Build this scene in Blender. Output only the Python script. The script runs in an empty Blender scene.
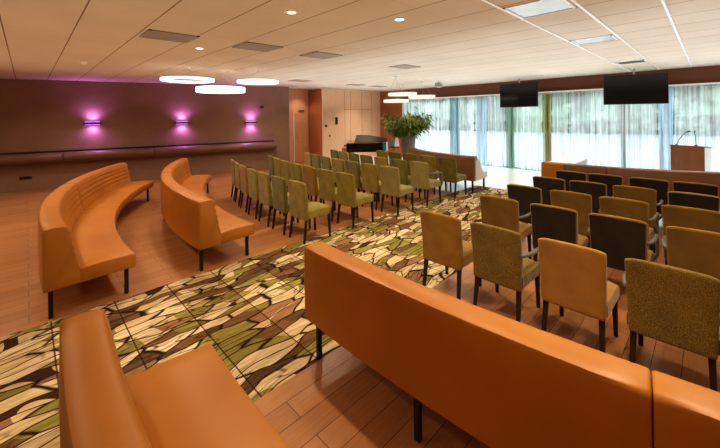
import bpy, bmesh, math, random
from mathutils import Vector, Matrix
random.seed(7)
R_ = math.radians
SC = bpy.context.scene
COL = SC.collection

# ------------------------------------------------------------------ camera
F_PX, YP, ROLL, CAM_H, TH = 342.0, 115.0, 0.014, 1.95, R_(44.3)
Rv = Vector((math.cos(TH), -math.sin(TH), 0)); Fv = Vector((math.sin(TH), math.cos(TH), 0)); Uv = Vector((0, 0, 1))
cr, sr = math.cos(ROLL), math.sin(ROLL)
cx = Rv * cr - Uv * sr; cy = Uv * cr + Rv * sr; cz = -Fv
cam = bpy.data.cameras.new('camera'); cam.sensor_width = 36.0; cam.sensor_fit = 'HORIZONTAL'
cam.lens = 36.0 * F_PX / 720.0; cam.shift_y = (YP - 224.0) / 720.0; cam.clip_start = 0.02; cam.clip_end = 400
camo = bpy.data.objects.new('camera', cam); COL.objects.link(camo)
M = Matrix((cx, cy, cz)).transposed().to_4x4(); M.translation = Vector((0, 0, CAM_H)); camo.matrix_world = M
SC.camera = camo

# ------------------------------------------------------------------ materials
def srgb(r, g, b):
    f = lambda c: (c / 255 / 12.92) if c / 255 <= 0.04045 else ((c / 255 + 0.055) / 1.055) ** 2.4
    return (f(r), f(g), f(b), 1)

class NT:
    def __init__(s, name):
        s.m = bpy.data.materials.new(name); s.m.use_nodes = True; s.t = s.m.node_tree; s.n = s.t.nodes; s.l = s.t.links
        s.n.clear(); s.out = s.n.new('ShaderNodeOutputMaterial')
    def add(s, typ, **kw):
        n = s.n.new(typ)
        for k, v in kw.items():
            if k == 'ins':
                for a, b in v.items():
                    if hasattr(b, 'is_output'): s.l.new(b, n.inputs[a])
                    else: n.inputs[a].default_value = b
            else: setattr(n, k, v)
        return n
    def link(s, a, b): s.l.new(a, b)
    def ramp(s, fac, stops, interp='LINEAR'):
        n = s.n.new('ShaderNodeValToRGB'); n.color_ramp.interpolation = interp
        e = n.color_ramp.elements
        while len(e) < len(stops): e.new(0.5)
        for x, (p, c) in zip(e, stops): x.position = p; x.color = c
        s.l.new(fac, n.inputs[0]); return n.outputs[0]
    def math(s, op, a, b=None, c=None):
        n = s.n.new('ShaderNodeMath'); n.operation = op
        for i, v in enumerate((a, b, c)):
            if v is None: continue
            if hasattr(v, 'is_output'): s.l.new(v, n.inputs[i])
            else: n.inputs[i].default_value = v
        return n.outputs[0]
    def mix(s, fac, a, b, mode='MIX'):
        n = s.n.new('ShaderNodeMix'); n.data_type = 'RGBA'; n.blend_type = mode
        for i, v in ((0, fac), (6, a), (7, b)):
            if hasattr(v, 'is_output'): s.l.new(v, n.inputs[i])
            else: n.inputs[i].default_value = v
        return n.outputs[2]
    def bsdf(s, base, rough=0.5, spec=0.5, metal=0.0, bump=None, bstr=0.2, bdist=0.01, sheen=0, coat=0):
        b = s.n.new('ShaderNodeBsdfPrincipled')
        if hasattr(base, 'is_output'): s.l.new(base, b.inputs['Base Color'])
        else: b.inputs['Base Color'].default_value = base
        if hasattr(rough, 'is_output'): s.l.new(rough, b.inputs['Roughness'])
        else: b.inputs['Roughness'].default_value = rough
        b.inputs['Specular IOR Level'].default_value = spec; b.inputs['Metallic'].default_value = metal
        if sheen: b.inputs['Sheen Weight'].default_value = sheen
        if coat: b.inputs['Coat Weight'].default_value = coat
        if bump is not None:
            n = s.n.new('ShaderNodeBump'); n.inputs['Strength'].default_value = bstr; n.inputs['Distance'].default_value = bdist
            s.l.new(bump, n.inputs['Height']); s.l.new(n.outputs[0], b.inputs['Normal'])
        s.l.new(b.outputs[0], s.out.inputs[0]); return b
    def coord(s, kind='Object', scale=(1, 1, 1), rot=(0, 0, 0)):
        t = s.n.new('ShaderNodeTexCoord'); m = s.n.new('ShaderNodeMapping')
        m.inputs['Scale'].default_value = scale; m.inputs['Rotation'].default_value = rot
        s.l.new(t.outputs[kind], m.inputs[0]); return m.outputs[0]
    def noise(s, vec, scale=5, detail=3, rough=0.5, out='Fac'):
        n = s.add('ShaderNodeTexNoise', ins={'Scale': scale, 'Detail': detail, 'Roughness': rough}); s.l.new(vec, n.inputs['Vector'])
        return n.outputs[0] if out == 'Fac' else n.outputs[1]

def plain(name, col, rough=0.5, spec=0.5, metal=0, var=0.08, scale=6, coat=0):
    t = NT(name); v = t.coord()
    f = t.noise(v, scale, 3)
    dk = tuple(c * (1 - var) for c in col[:3]) + (1,); lt = tuple(min(1, c * (1 + var)) for c in col[:3]) + (1,)
    t.bsdf(t.ramp(f, [(0.3, dk), (0.7, lt)]), rough, spec, metal, coat=coat); return t.m

def leather(name, col, dark):
    t = NT(name); v = t.coord()
    f = t.noise(v, 1.7, 4); g = t.noise(v, 180, 2)
    t.bsdf(t.ramp(f, [(0.3, dark), (0.7, col)]), 0.42, 0.45, bump=g, bstr=0.12, bdist=0.002); return t.m

def velvet(name, a, b, tweed=False):
    t = NT(name); v = t.coord()
    f = t.noise(v, 5, 3); g = t.noise(v, 420 if not tweed else 230, 2, 0.7)
    base = t.ramp(f, [(0.35, a), (0.7, b)])
    if tweed:
        sp = t.ramp(g, [(0.42, (0.35, 0.33, 0.3, 1)), (0.62, (1.5, 1.45, 1.25, 1))])
        base = t.mix(1.0, base, sp, 'MULTIPLY')
    t.bsdf(base, 0.85, 0.15, bump=g, bstr=0.35 if tweed else 0.15, bdist=0.003, sheen=0.25); return t.m

def wood_floor(name):
    t = NT(name); v = t.coord()
    br = t.add('ShaderNodeTexBrick', ins={'Color1': (0.25, 0.25, 0.25, 1), 'Color2': (0.8, 0.8, 0.8, 1), 'Mortar': (0, 0, 0, 1), 'Scale': 1.0,
        'Mortar Size': 0.0025, 'Brick Width': 1.25, 'Row Height': 0.17, 'Bias': 0.0}); br.offset = 0.37
    t.link(v, br.inputs['Vector'])
    gv = t.coord(scale=(1.2, 16, 1)); g = t.noise(gv, 3.0, 5, 0.6)
    big = t.noise(v, 0.35, 2)
    f = t.math('ADD', t.math('MULTIPLY', br.outputs[0], 0.45), t.math('MULTIPLY', g, 0.55))
    c = t.ramp(f, [(0.2, srgb(142, 94, 56)), (0.5, srgb(172, 120, 76)), (0.85, srgb(194, 142, 96))])
    c = t.mix(br.outputs['Fac'], c, srgb(80, 44, 28))
    ro = t.math('ADD', 0.24, t.math('MULTIPLY', g, 0.14))
    t.bsdf(c, ro, 0.45, bump=br.outputs['Fac'], bstr=0.15, bdist=-0.002); return t.m

def carpet_mat(name):
    t = NT(name)
    rot = t.coord(rot=(0, 0, R_(-6)))
    w = t.noise(t.coord(scale=(0.9, 0.9, 1)), 1.6, 2, 0.5, out='Color')
    wv = t.add('ShaderNodeVectorMath', operation='SUBTRACT'); t.link(w, wv.inputs[0]); wv.inputs[1].default_value = (0.5, 0.5, 0.5)
    ws = t.add('ShaderNodeVectorMath', operation='MULTIPLY'); t.link(wv.outputs[0], ws.inputs[0]); ws.inputs[1].default_value = (0.4, 0.26, 0)
    ad = t.add('ShaderNodeVectorMath', operation='ADD'); t.link(rot, ad.inputs[0]); t.link(ws.outputs[0], ad.inputs[1])
    mp = t.add('ShaderNodeMapping'); mp.inputs['Scale'].default_value = (2.2, 8.8, 1); t.link(ad.outputs[0], mp.inputs[0])
    v1 = t.add('ShaderNodeTexVoronoi', voronoi_dimensions='2D', feature='F1', ins={'Scale': 1.0, 'Randomness': 0.95}); t.link(mp.outputs[0], v1.inputs['Vector'])
    ve = t.add('ShaderNodeTexVoronoi', voronoi_dimensions='2D', feature='DISTANCE_TO_EDGE', ins={'Scale': 1.0, 'Randomness': 0.95}); t.link(mp.outputs[0], ve.inputs['Vector'])
    sep = t.add('ShaderNodeSeparateColor'); t.link(v1.outputs['Color'], sep.inputs[0])
    patch = t.noise(rot, 0.9, 1)
    sel = t.math('ADD', t.math('MULTIPLY', sep.outputs[0], 0.8), t.math('MULTIPLY', t.math('SUBTRACT', patch, 0.45), 0.6))
    cols = t.ramp(sel, [(0.0, srgb(104, 82, 58)), (0.06, srgb(128, 96, 64)), (0.15, srgb(146, 138, 72)), (0.25, srgb(216, 194, 154)),
                        (0.38, srgb(160, 150, 84)), (0.46, srgb(228, 210, 174)), (0.58, srgb(160, 124, 88)), (0.66, srgb(220, 198, 156)), (0.76, srgb(74, 50, 38)), (0.79, srgb(214, 190, 150))], 'CONSTANT')
    # soft tonal change inside a cell
    st = t.noise(t.coord(scale=(2, 14, 1)), 2.0, 3)
    cols = t.mix(1.0, cols, t.ramp(st, [(0.3, (0.62, 0.58, 0.52, 1)), (0.6, (1, 1, 1, 1))]), 'MULTIPLY')
    edge = t.ramp(ve.outputs['Distance'], [(0.022, (0, 0, 0, 1)), (0.075, (1, 1, 1, 1))])
    cols = t.mix(edge, srgb(44, 27, 20), cols)
    # tile seams across the strip
    xy = t.add('ShaderNodeSeparateXYZ'); t.link(t.coord(), xy.inputs[0])
    def seam(o, step, off, wd):
        fr = t.math('FRACT', t.math('DIVIDE', t.math('ADD', o, off), step))
        return t.math('LESS_THAN', t.math('ABSOLUTE', t.math('SUBTRACT', fr, 0.5)), wd / step)
    s1 = t.math('MAXIMUM', seam(xy.outputs[0], 0.5, 50.1, 0.006), seam(xy.outputs[1], 0.56, 50.02, 0.005))
    cols = t.mix(t.math('MULTIPLY', s1, 0.85), cols, srgb(58, 32, 24))
    # finer vein lines and a tint per tile
    mp2 = t.add('ShaderNodeMapping'); mp2.inputs['Scale'].default_value = (3.1, 17.0, 1); mp2.inputs['Rotation'].default_value = (0, 0, R_(4)); t.link(ad.outputs[0], mp2.inputs[0])
    v2 = t.add('ShaderNodeTexVoronoi', voronoi_dimensions='2D', feature='DISTANCE_TO_EDGE', ins={'Scale': 1.0, 'Randomness': 1.0}); t.link(mp2.outputs[0], v2.inputs['Vector'])
    gate = t.ramp(t.noise(rot, 1.3, 2), [(0.46, (0, 0, 0, 1)), (0.54, (1, 1, 1, 1))])
    vein = t.math('MULTIPLY', t.ramp(v2.outputs['Distance'], [(0.02, (1, 1, 1, 1)), (0.07, (0, 0, 0, 1))]), gate)
    cols = t.mix(t.math('MULTIPLY', vein, 0.8), cols, srgb(52, 32, 22))
    cb = t.add('ShaderNodeCombineXYZ'); t.link(t.math('FLOOR', t.math('DIVIDE', t.math('ADD', xy.outputs[0], 49.85), 0.5)), cb.inputs[0]); t.link(t.math('FLOOR', t.math('DIVIDE', t.math('ADD', xy.outputs[1], 49.74), 0.56)), cb.inputs[1])
    wn = t.add('ShaderNodeTexWhiteNoise', noise_dimensions='2D'); t.link(cb.outputs[0], wn.inputs['Vector'])
    cols = t.mix(1.0, cols, t.ramp(wn.outputs[0], [(0.0, (0.70, 0.62, 0.55, 1)), (0.4, (0.95, 0.93, 0.9, 1)), (1.0, (1.1, 1.08, 1.06, 1))]), 'MULTIPLY')
    fz = t.noise(t.coord(), 300, 2)
    t.bsdf(cols, 0.95, 0.1, bump=fz, bstr=0.3, bdist=0.003); return t.m

def ceiling_mat(name):
    t = NT(name); xy = t.add('ShaderNodeSeparateXYZ'); t.link(t.coord(), xy.inputs[0])
    def seam(o, step, off, wd):
        fr = t.math('FRACT', t.math('DIVIDE', t.math('ADD', o, off), step))
        return t.math('LESS_THAN', t.math('ABSOLUTE', t.math('SUBTRACT', fr, 0.5)), wd / step)
    a = seam(xy.outputs[0], 0.621, 62.1 + 0.19 + 0.3105, 0.007)
    b = t.math('MULTIPLY', seam(xy.outputs[1], 1.81, 181 - 0.32 + 0.905, 0.004), 0.25)
    n = t.noise(t.coord(), 1.2, 3); g = t.noise(t.coord(), 90, 2)
    c = t.ramp(n, [(0.3, srgb(204, 192, 174)), (0.7, srgb(212, 201, 184))])
    c = t.mix(t.math('MULTIPLY', t.math('MAXIMUM', a, b), 0.8), c, srgb(96, 72, 54))
    t.bsdf(c, 0.8, 0.2, bump=g, bstr=0.15, bdist=0.003); return t.m

def wall_mat(name, lo, hi, scale=1.4):
    t = NT(name); v = t.coord(); n = t.noise(v, scale, 5, 0.65); g = t.noise(t.coord(scale=(1, 1, 3)), 28, 4, 0.7)
    c = t.ramp(t.math('ADD', t.math('MULTIPLY', n, 0.5), t.math('MULTIPLY', g, 0.5)), [(0.3, lo), (0.7, hi)])
    t.bsdf(c, 0.75, 0.3, bump=g, bstr=0.3, bdist=0.01); return t.m

def veneer(name, lo, hi, rough=0.4, vertical=True):
    t = NT(name); v = t.coord(scale=(9, 9, 0.7) if vertical else (1.5, 9, 9)); n = t.noise(v, 2.2, 5, 0.6)
    t.bsdf(t.ramp(n, [(0.3, lo), (0.7, hi)]), rough, 0.4); return t.m

def emis(name, col, strg):
    t = NT(name); e = t.add('ShaderNodeEmission', ins={'Color': col, 'Strength': strg}); t.link(e.outputs[0], t.out.inputs[0]); return t.m

def sheer(name, col, opac, transl=0.42):
    t = NT(name)
    n = t.noise(t.coord(scale=(1, 1, 0.03)), 14, 3, 0.6)
    lw = t.add('ShaderNodeLayerWeight', ins={'Blend': 0.35})
    fac = t.math('MINIMUM', t.math('ADD', t.math('MULTIPLY', t.ramp(n, [(0.3, (0.75, 0.75, 0.75, 1)), (0.7, (1.2, 1.2, 1.2, 1))]), opac), t.math('MULTIPLY', lw.outputs['Facing'], 0.45)), 0.98)
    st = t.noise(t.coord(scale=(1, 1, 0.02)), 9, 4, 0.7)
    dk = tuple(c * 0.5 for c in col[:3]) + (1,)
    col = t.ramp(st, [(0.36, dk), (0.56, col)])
    d = t.add('ShaderNodeBsdfDiffuse', ins={'Color': col}); tr = t.add('ShaderNodeBsdfTranslucent', ins={'Color': col})
    mx = t.add('ShaderNodeMixShader', ins={0: transl}); t.link(d.outputs[0], mx.inputs[1]); t.link(tr.outputs[0], mx.inputs[2])
    tp = t.add('ShaderNodeBsdfTransparent'); m2 = t.add('ShaderNodeMixShader'); t.link(fac, m2.inputs[0])
    t.link(tp.outputs[0], m2.inputs[1]); t.link(mx.outputs[0], m2.inputs[2]); t.link(m2.outputs[0], t.out.inputs[0]); return t.m

def glass(name):
    t = NT(name); tp = t.add('ShaderNodeBsdfTransparent', ins={'Color': (0.95, 0.97, 0.97, 1)}); gl = t.add('ShaderNodeBsdfGlossy', ins={'Roughness': 0.02})
    m = t.add('ShaderNodeMixShader', ins={0: 0.012}); t.link(tp.outputs[0], m.inputs[1]); t.link(gl.outputs[0], m.inputs[2]); t.link(m.outputs[0], t.out.inputs[0]); return t.m

def leafmat(name, a, b, sc=4):
    t = NT(name); n = t.noise(t.coord(), sc, 3)
    t.bsdf(t.ramp(n, [(0.35, a), (0.65, b)]), 0.5, 0.35); return t.m

MT = dict(
    floor=wood_floor('oak_planks'), carpet=carpet_mat('pebble_pattern_carpet'), ceil=ceiling_mat('ceiling_panels'),
    lwall=wall_mat('taupe_plaster', srgb(132, 104, 84), srgb(154, 126, 106)), cream=wall_mat('cream_plaster', srgb(200, 180, 160), srgb(212, 194, 172)),
    door=veneer('beech_veneer', srgb(208, 150, 116), srgb(222, 168, 132)), panel=veneer('pale_beech_veneer', srgb(226, 180, 144), srgb(236, 194, 158)),
    rust=veneer('rust_veneer', srgb(154, 94, 62), srgb(172, 110, 74)), fascia=wall_mat('brown_paint', srgb(112, 70, 52), srgb(124, 80, 60)),
    leather=leather('cognac_leather', srgb(180, 118, 40), srgb(164, 102, 32)), leather_b=leather('brown_leather', srgb(134, 98, 68), srgb(118, 84, 56)),
    railm=leather('dusky_brown_leather', srgb(122, 90, 74), srgb(108, 78, 62)), pale=leather('window_glare_leather', srgb(214, 206, 190), srgb(200, 190, 170)),
    black=plain('black_steel', srgb(22, 20, 19), 0.4, 0.5), legw=plain('dark_stained_wood', srgb(44, 28, 20), 0.4, 0.5, var=0.2), grey=plain('glare_grey_lacquer', srgb(112, 108, 100), 0.3, 0.5),
    mustard=velvet('mustard_velvet', srgb(132, 98, 28), srgb(152, 116, 38)), olive=velvet('olive_velvet', srgb(124, 108, 38), srgb(150, 132, 54)),
    green=velvet('moss_velvet', srgb(96, 88, 34), srgb(124, 112, 44)), tweed=velvet('olive_tweed', srgb(118, 100, 42), srgb(134, 114, 50), True),
    tan=velvet('tan_velvet', srgb(150, 110, 46), srgb(166, 124, 56)), dark=velvet('umber_fabric', srgb(44, 34, 26), srgb(56, 44, 32)), brown=velvet('brown_fabric', srgb(112, 86, 40), srgb(128, 98, 46)),
    sage=velvet('sage_velvet', srgb(136, 122, 70), srgb(152, 138, 82)),
    white=plain('white_lacquer', srgb(235, 235, 232), 0.3, 0.5, var=0.02), tv=plain('black_screen', srgb(14, 15, 17), 0.12, 0.5, var=0.1), tvf=plain('black_plastic', srgb(18, 18, 18), 0.4),
    piano=plain('black_lacquer', srgb(14, 13, 13), 0.12, 0.6, coat=0.6), ivory=plain('ivory_keys', srgb(232, 226, 210), 0.3), teal=plain('teal_card', srgb(70, 140, 140), 0.6),
    grille=plain('grey_grille', srgb(150, 140, 128), 0.5), steel=plain('brushed_steel', srgb(170, 168, 165), 0.3, metal=0.9), pot=plain('grey_brown_pot', srgb(120, 104, 92), 0.5),
    soil=plain('soil', srgb(50, 38, 28), 0.9), leaf=leafmat('green_leaves', srgb(84, 108, 36), srgb(146, 160, 74)), bark=plain('bark', srgb(92, 72, 50), 0.8, var=0.25),
    tree=leafmat('tree_leaves', srgb(70, 88, 68), srgb(108, 126, 102), 0.9), ground=plain('pale_terrace', srgb(108, 112, 110), 0.8, var=0.03), ring=emis('ring_glow', (1.0, 0.88, 0.76, 1), 2.6),
    ring2=emis('soft_ring_glow', (1.0, 0.88, 0.76, 1), 0.72),
    led=emis('violet_led', (0.6, 0.2, 1.0, 1), 6.0), spotl=emis('warm_led', (1, 0.85, 0.65, 1), 6.0), glass=glass('window_glass'), frame=plain('grey_window_frame', srgb(140, 148, 140), 0.4),
    glare_floor=plain('pale_window_glare', srgb(228, 230, 232), 0.25, 0.5, var=0.03),
    lect=veneer('walnut_veneer', srgb(140, 96, 72), srgb(154, 108, 82)),
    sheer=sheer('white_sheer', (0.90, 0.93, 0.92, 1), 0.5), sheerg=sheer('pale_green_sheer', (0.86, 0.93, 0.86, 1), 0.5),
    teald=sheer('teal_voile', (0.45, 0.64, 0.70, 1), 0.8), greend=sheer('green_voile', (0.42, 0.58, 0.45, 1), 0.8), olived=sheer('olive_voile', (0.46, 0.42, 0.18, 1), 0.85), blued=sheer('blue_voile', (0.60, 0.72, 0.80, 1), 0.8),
)

# ------------------------------------------------------------------ builders
class MB:
    """collects shapes into one mesh"""
    def __init__(s): s.bm = bmesh.new()
    def _merge(s, tmp, mat=None):
        me = bpy.data.meshes.new('t'); tmp.to_mesh(me); tmp.free()
        if mat is not None: me.transform(mat)
        s.bm.from_mesh(me); bpy.data.meshes.remove(me); return s
    def box(s, x0, y0, z0, x1, y1, z1, bev=0.0, seg=2, mat=None):
        t = bmesh.new(); bmesh.ops.create_cube(t, size=1)
        for v in t.verts: v.co = Vector(((x0 + x1) / 2 + v.co.x * (x1 - x0), (y0 + y1) / 2 + v.co.y * (y1 - y0), (z0 + z1) / 2 + v.co.z * (z1 - z0)))
        if bev: bmesh.ops.bevel(t, geom=t.edges[:], offset=bev, segments=seg, profile=0.5, affect='EDGES')
        return s._merge(t, mat)
    def hexa(s, lo, hi, bev=0.0, seg=2):
        """lo, hi: 4 points each, same winding"""
        t = bmesh.new(); a = [t.verts.new(p) for p in lo]; b = [t.verts.new(p) for p in hi]
        t.faces.new(a[::-1]); t.faces.new(b)
        for i in range(4): t.faces.new((a[i], a[(i + 1) % 4], b[(i + 1) % 4], b[i]))
        bmesh.ops.recalc_face_normals(t, faces=t.faces[:])
        if bev: bmesh.ops.bevel(t, geom=t.edges[:], offset=bev, segments=seg, profile=0.5, affect='EDGES')
        return s._merge(t)
    def tube(s, pts, rad, n=12, cap=True):
        t = bmesh.new(); rings = []; pts = [Vector(p) for p in pts]
        rads = rad if isinstance(rad, (list, tuple)) else [rad] * len(pts)
        for i, p in enumerate(pts):
            d = (pts[min(i + 1, len(pts) - 1)] - pts[max(i - 1, 0)]).normalized()
            a = Vector((0, 0, 1)) if abs(d.z) < 0.9 else Vector((1, 0, 0))
            u = d.cross(a).normalized(); w = d.cross(u)
            rings.append([t.verts.new(p + (u * math.cos(2 * math.pi * k / n) + w * math.sin(2 * math.pi * k / n)) * rads[i]) for k in range(n)])
        for a, b in zip(rings, rings[1:]):
            for k in range(n): t.faces.new((a[k], a[(k + 1) % n], b[(k + 1) % n], b[k]))
        if cap: t.faces.new(rings[0]); t.faces.new(rings[-1])
        bmesh.ops.recalc_face_normals(t, faces=t.faces[:]); return s._merge(t)
    def lathe(s, prof, n=32, c=(0, 0, 0)):
        """prof: (r,z) list, closed caps when r==0 omitted"""
        t = bmesh.new(); rings = []
        for r, z in prof: rings.append([t.verts.new((c[0] + r * math.cos(2 * math.pi * k / n), c[1] + r * math.sin(2 * math.pi * k / n), c[2] + z)) for k in range(n)])
        for a, b in zip(rings, rings[1:]):
            for k in range(n): t.faces.new((a[k], a[(k + 1) % n], b[(k + 1) % n], b[k]))
        t.faces.new(rings[0]); t.faces.new(rings[-1]); bmesh.ops.recalc_face_normals(t, faces=t.faces[:]); return s._merge(t)
    def ring(s, prof, n=48, c=(0, 0, 0)):
        """closed profile (r,z) revolved"""
        t = bmesh.new(); rings = []
        for k in range(n):
            a = 2 * math.pi * k / n; rings.append([t.verts.new((c[0] + r * math.cos(a), c[1] + r * math.sin(a), c[2] + z)) for r, z in prof])
        m = len(prof)
        for k in range(n):
            a, b = rings[k], rings[(k + 1) % n]
            for i in range(m): t.faces.new((a[i], a[(i + 1) % m], b[(i + 1) % m], b[i]))
        bmesh.ops.recalc_face_normals(t, faces=t.faces[:]); return s._merge(t)
    def loft(s, rings):
        t = bmesh.new(); rv = [[t.verts.new(p) for p in r] for r in rings]; m = len(rings[0])
        for a, b in zip(rv, rv[1:]):
            for i in range(m): t.faces.new((a[i], a[(i + 1) % m], b[(i + 1) % m], b[i]))
        t.faces.new(rv[0][::-1]); t.faces.new(rv[-1]); bmesh.ops.recalc_face_normals(t, faces=t.faces[:]); return s._merge(t)
    def prism(s, outline, z0, z1, bev=0.0):
        t = bmesh.new(); a = [t.verts.new((x, y, z0)) for x, y in outline]; b = [t.verts.new((x, y, z1)) for x, y in outline]; n = len(a)
        t.faces.new(a[::-1]); t.faces.new(b)
        for i in range(n): t.faces.new((a[i], a[(i + 1) % n], b[(i + 1) % n], b[i]))
        bmesh.ops.recalc_face_normals(t, faces=t.faces[:])
        if bev: bmesh.ops.bevel(t, geom=[e for e in t.edges if abs(e.verts[0].co.z - e.verts[1].co.z) < 1e-6], offset=bev, segments=2, affect='EDGES')
        return s._merge(t)
    def grid(s, fn, nu, nv):
        t = bmesh.new(); g = [[t.verts.new(fn(i / nu, j / nv)) for j in range(nv + 1)] for i in range(nu + 1)]
        for i in range(nu):
            for j in range(nv): t.faces.new((g[i][j], g[i + 1][j], g[i + 1][j + 1], g[i][j + 1]))
        return s._merge(t)
    def build(s, name, mat, parent=None, smooth=False, loc=None):
        me = bpy.data.meshes.new(name); s.bm.to_mesh(me); s.bm.free(); me.materials.append(mat)
        if smooth:
            for p in me.polygons: p.use_smooth = True
            try: me.set_sharp_from_angle(angle=R_(40))
            except Exception: pass
        o = bpy.data.objects.new(name, me); COL.objects.link(o)
        if parent is not None: o.parent = parent
        if loc is not None: o.location = loc
        return o

def tag(o, label=None, cat=None, group=None, kind=None):
    if label: o['label'] = label
    if cat: o['category'] = cat
    if group: o['group'] = group
    if kind: o['kind'] = kind
    return o
def empty(name, loc=(0, 0, 0), rz=0.0):
    o = bpy.data.objects.new(name, None); o.empty_display_size = 0.1; COL.objects.link(o); o.location = loc; o.rotation_euler = (0, 0, rz); return o
KIDS = {}
def kids(o): return [c for c in bpy.data.objects if c.parent == o]
def copy_tree(o, parent=None):
    c = o.copy(); COL.objects.link(c); c.parent = parent
    for ch in kids(o): copy_tree(ch, c)
    return c
def struct(o): o['kind'] = 'structure'; return o

# ------------------------------------------------------------------ room shell
C = 3.05; PW = 12.2            # ceiling height, window wall
QW = 11.1                      # panelled back wall
WA = Vector((-0.53, 13.2)); WD = Vector((0.964149, -0.265362)); WN = Vector((WD.y, -WD.x))   # left wall line, WN points into the room
if WN.dot(Vector((0, -1))) < 0: WN = -WN
LW = 7.91
def onw(s, off=0.0, z=0.0): p = WA + WD * s + WN * off; return Vector((p.x, p.y, z))

struct(MB().box(-5, -6, -0.1, 12.4, 15, 0.0).build('floor', MT['floor']))
struct(MB().box(7.6, -6, 0.0, PW, 11.1, 0.0008).build('floor_window_glare', MT['glare_floor']))  # window glare on the wood floor, painted as a pale strip
struct(MB().box(-5, -6, C, 12.4, 15, C + 0.12).build('ceiling', MT['ceil']))
w0, w1 = onw(-4.6), onw(LW)
def wall_seg(name, a, b, th, z0, z1, mat):
    """wall with its face on a->b and its thickness to the left of that direction"""
    d = (Vector(b) - Vector(a)).normalized(); n = Vector((-d.y, d.x)) * th
    return struct(MB().prism([(a[0], a[1]), (b[0], b[1]), (b[0] + n.x, b[1] + n.y), (a[0] + n.x, a[1] + n.y)], z0, z1).build(name, mat))
wall_seg('wall_left', (w0.x, w0.y), (w1.x, w1.y), 0.25, 0, C, MT['lwall'])
wall_seg('wall_back_recess', (w1.x + 0.02, 12.05), (8.78, 12.05), 0.12, 0, C, MT['door'])
wall_seg('wall_recess_return', (8.67, 12.2), (8.67, QW + 0.02), 0.09, 0, C, MT['rust'])
wall_seg('wall_back', (8.672, QW), (PW, QW), 0.12, 0, C, MT['panel'])
wall_seg('wall_window_end', (PW, QW + 0.1), (PW, 9.72), 0.12, 0, C, MT['rust'])
struct(MB().box(PW, -6, 2.62, PW + 0.12, 9.72, C).build('wall_window', MT['fascia']))
struct(MB().box(-5.1, -6, 0, -5.0, 15, C).build('wall_near', MT['cream']))
struct(MB().box(-5, -6.1, 0, 12.4, -6.0, C).build('wall_right', MT['cream']))
# skirting of the left wall
o = MB().prism([(onw(-4.6, 0).x, onw(-4.6, 0).y), (onw(LW, 0).x, onw(LW, 0).y), (onw(LW, .015).x, onw(LW, .015).y), (onw(-4.6, .015).x, onw(-4.6, .015).y)], 0, 0.09).build('baseboard_left', MT['lwall']); struct(o)
# curtain track under the fascia, white
struct(MB().box(PW - 0.2, -5.9, 2.585, PW, 9.72, 2.625).build('trim_1', MT['white']))
# white ceiling bars
for i, q in enumerate((0.32, 0.93, 1.52)):
    struct(MB().box(3.0 if i else 3.4, q - 0.012, C - 0.012, 11.9, q + 0.012, C).build('trim_%d' % (i + 2), MT['white']))
# panel joints of the back wall: thin dark battens
for i, (q0, q1, z) in enumerate(((0, 0, 0),)):
    pass
jm = MB()
for x in (9.9, 10.25, 10.95, 11.6): jm.box(x - 0.006, QW - 0.004, 0.1, x + 0.006, QW, C - 0.02)
jm.box(9.9, QW - 0.004, 2.18, 11.6, QW, 2.195)
struct(jm.build('trim_5', MT['rust']))
# doors in the recess
def door(n, x0, x1):
    d = struct(MB().box(x0, 12.02, 0.01, x1, 12.05, 2.12, 0.004).build('door_%d' % n, MT['door']))
    MB().tube([(x1 - 0.1 if n == 1 else x0 + 0.1, 12.02, 1.05), (x1 - 0.1 if n == 1 else x0 + 0.1, 11.97, 1.05), ((x1 - 0.22) if n == 1 else x0 + 0.22, 11.97, 1.05)], 0.011, 8).build('door_handle', MT['steel'], d)
    MB().box((x0 + x1) / 2 - 0.12, 11.97, 2.15, (x0 + x1) / 2 + 0.12, 12.05, 2.2, 0.008).build('door_closer', MT['steel'], d)
door(1, 7.15, 7.86); door(2, 7.94, 8.62)
struct(MB().box(7.875, 12.0, 0.0, 7.925, 12.05, 2.12, 0.004).build('trim_6', MT['white']))

# ------------------------------------------------------------------ windows, curtains
bays = [9.72, 7.0, 4.9, 3.7, 1.75, -0.3, -2.6, -6.0]
for i, (a, b) in enumerate(zip(bays, bays[1:])):
    m = MB()
    for q in (a - 0.03, b + 0.03): m.box(PW + 0.02, q - 0.03, 0, PW + 0.1, q + 0.03, 2.62)
    m.box(PW + 0.02, b, 0, PW + 0.1, a, 0.07); m.box(PW + 0.02, b, 2.55, PW + 0.1, a, 2.62)
    w = struct(m.build('window_%d' % (i + 1), MT['frame']))
    MB().box(PW + 0.055, b + 0.06, 0.07, PW + 0.062, a - 0.06, 2.55).build('pane', MT['glass'], w)

def curtain(name, q0, q1, mat, folds, amp, label, x=PW - 0.1, group=None, gold=False):
    n = max(24, int(folds * 14)); ph = random.random() * 6
    def fn(u, v):
        z = 0.03 + v * 2.54; q = q0 + (q1 - q0) * u
        a = amp * (0.75 + 0.25 * math.sin(u * 9 + ph)) * (1.0 - 0.25 * v)
        return Vector((x + a * math.sin(u * folds * 2 * math.pi + ph + 0.6 * math.sin(u * 5 + ph)), q + 0.02 * math.sin(v * 3 + u * 20), z))
    root = empty(name, (0, 0, 0))
    MB().grid(fn, n, 10).build('cloth', mat, root, smooth=True)
    MB().box(x - amp * 0.8 - 0.004, q1, 2.545, x + amp * 0.8 + 0.004, q0, 2.585).build('heading_tape', MT['sheer'], root)
    tag(root, label, 'curtain', group or ('gathered coloured curtains' if name[0] == 'g' else 'sheer white curtains')); return root
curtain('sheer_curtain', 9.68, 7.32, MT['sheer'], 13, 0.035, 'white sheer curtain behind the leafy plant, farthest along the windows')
curtain('gathered_curtain', 7.28, 6.86, MT['teald'], 5, 0.05, 'narrow gathered teal curtain right of the leafy plant')
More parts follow.
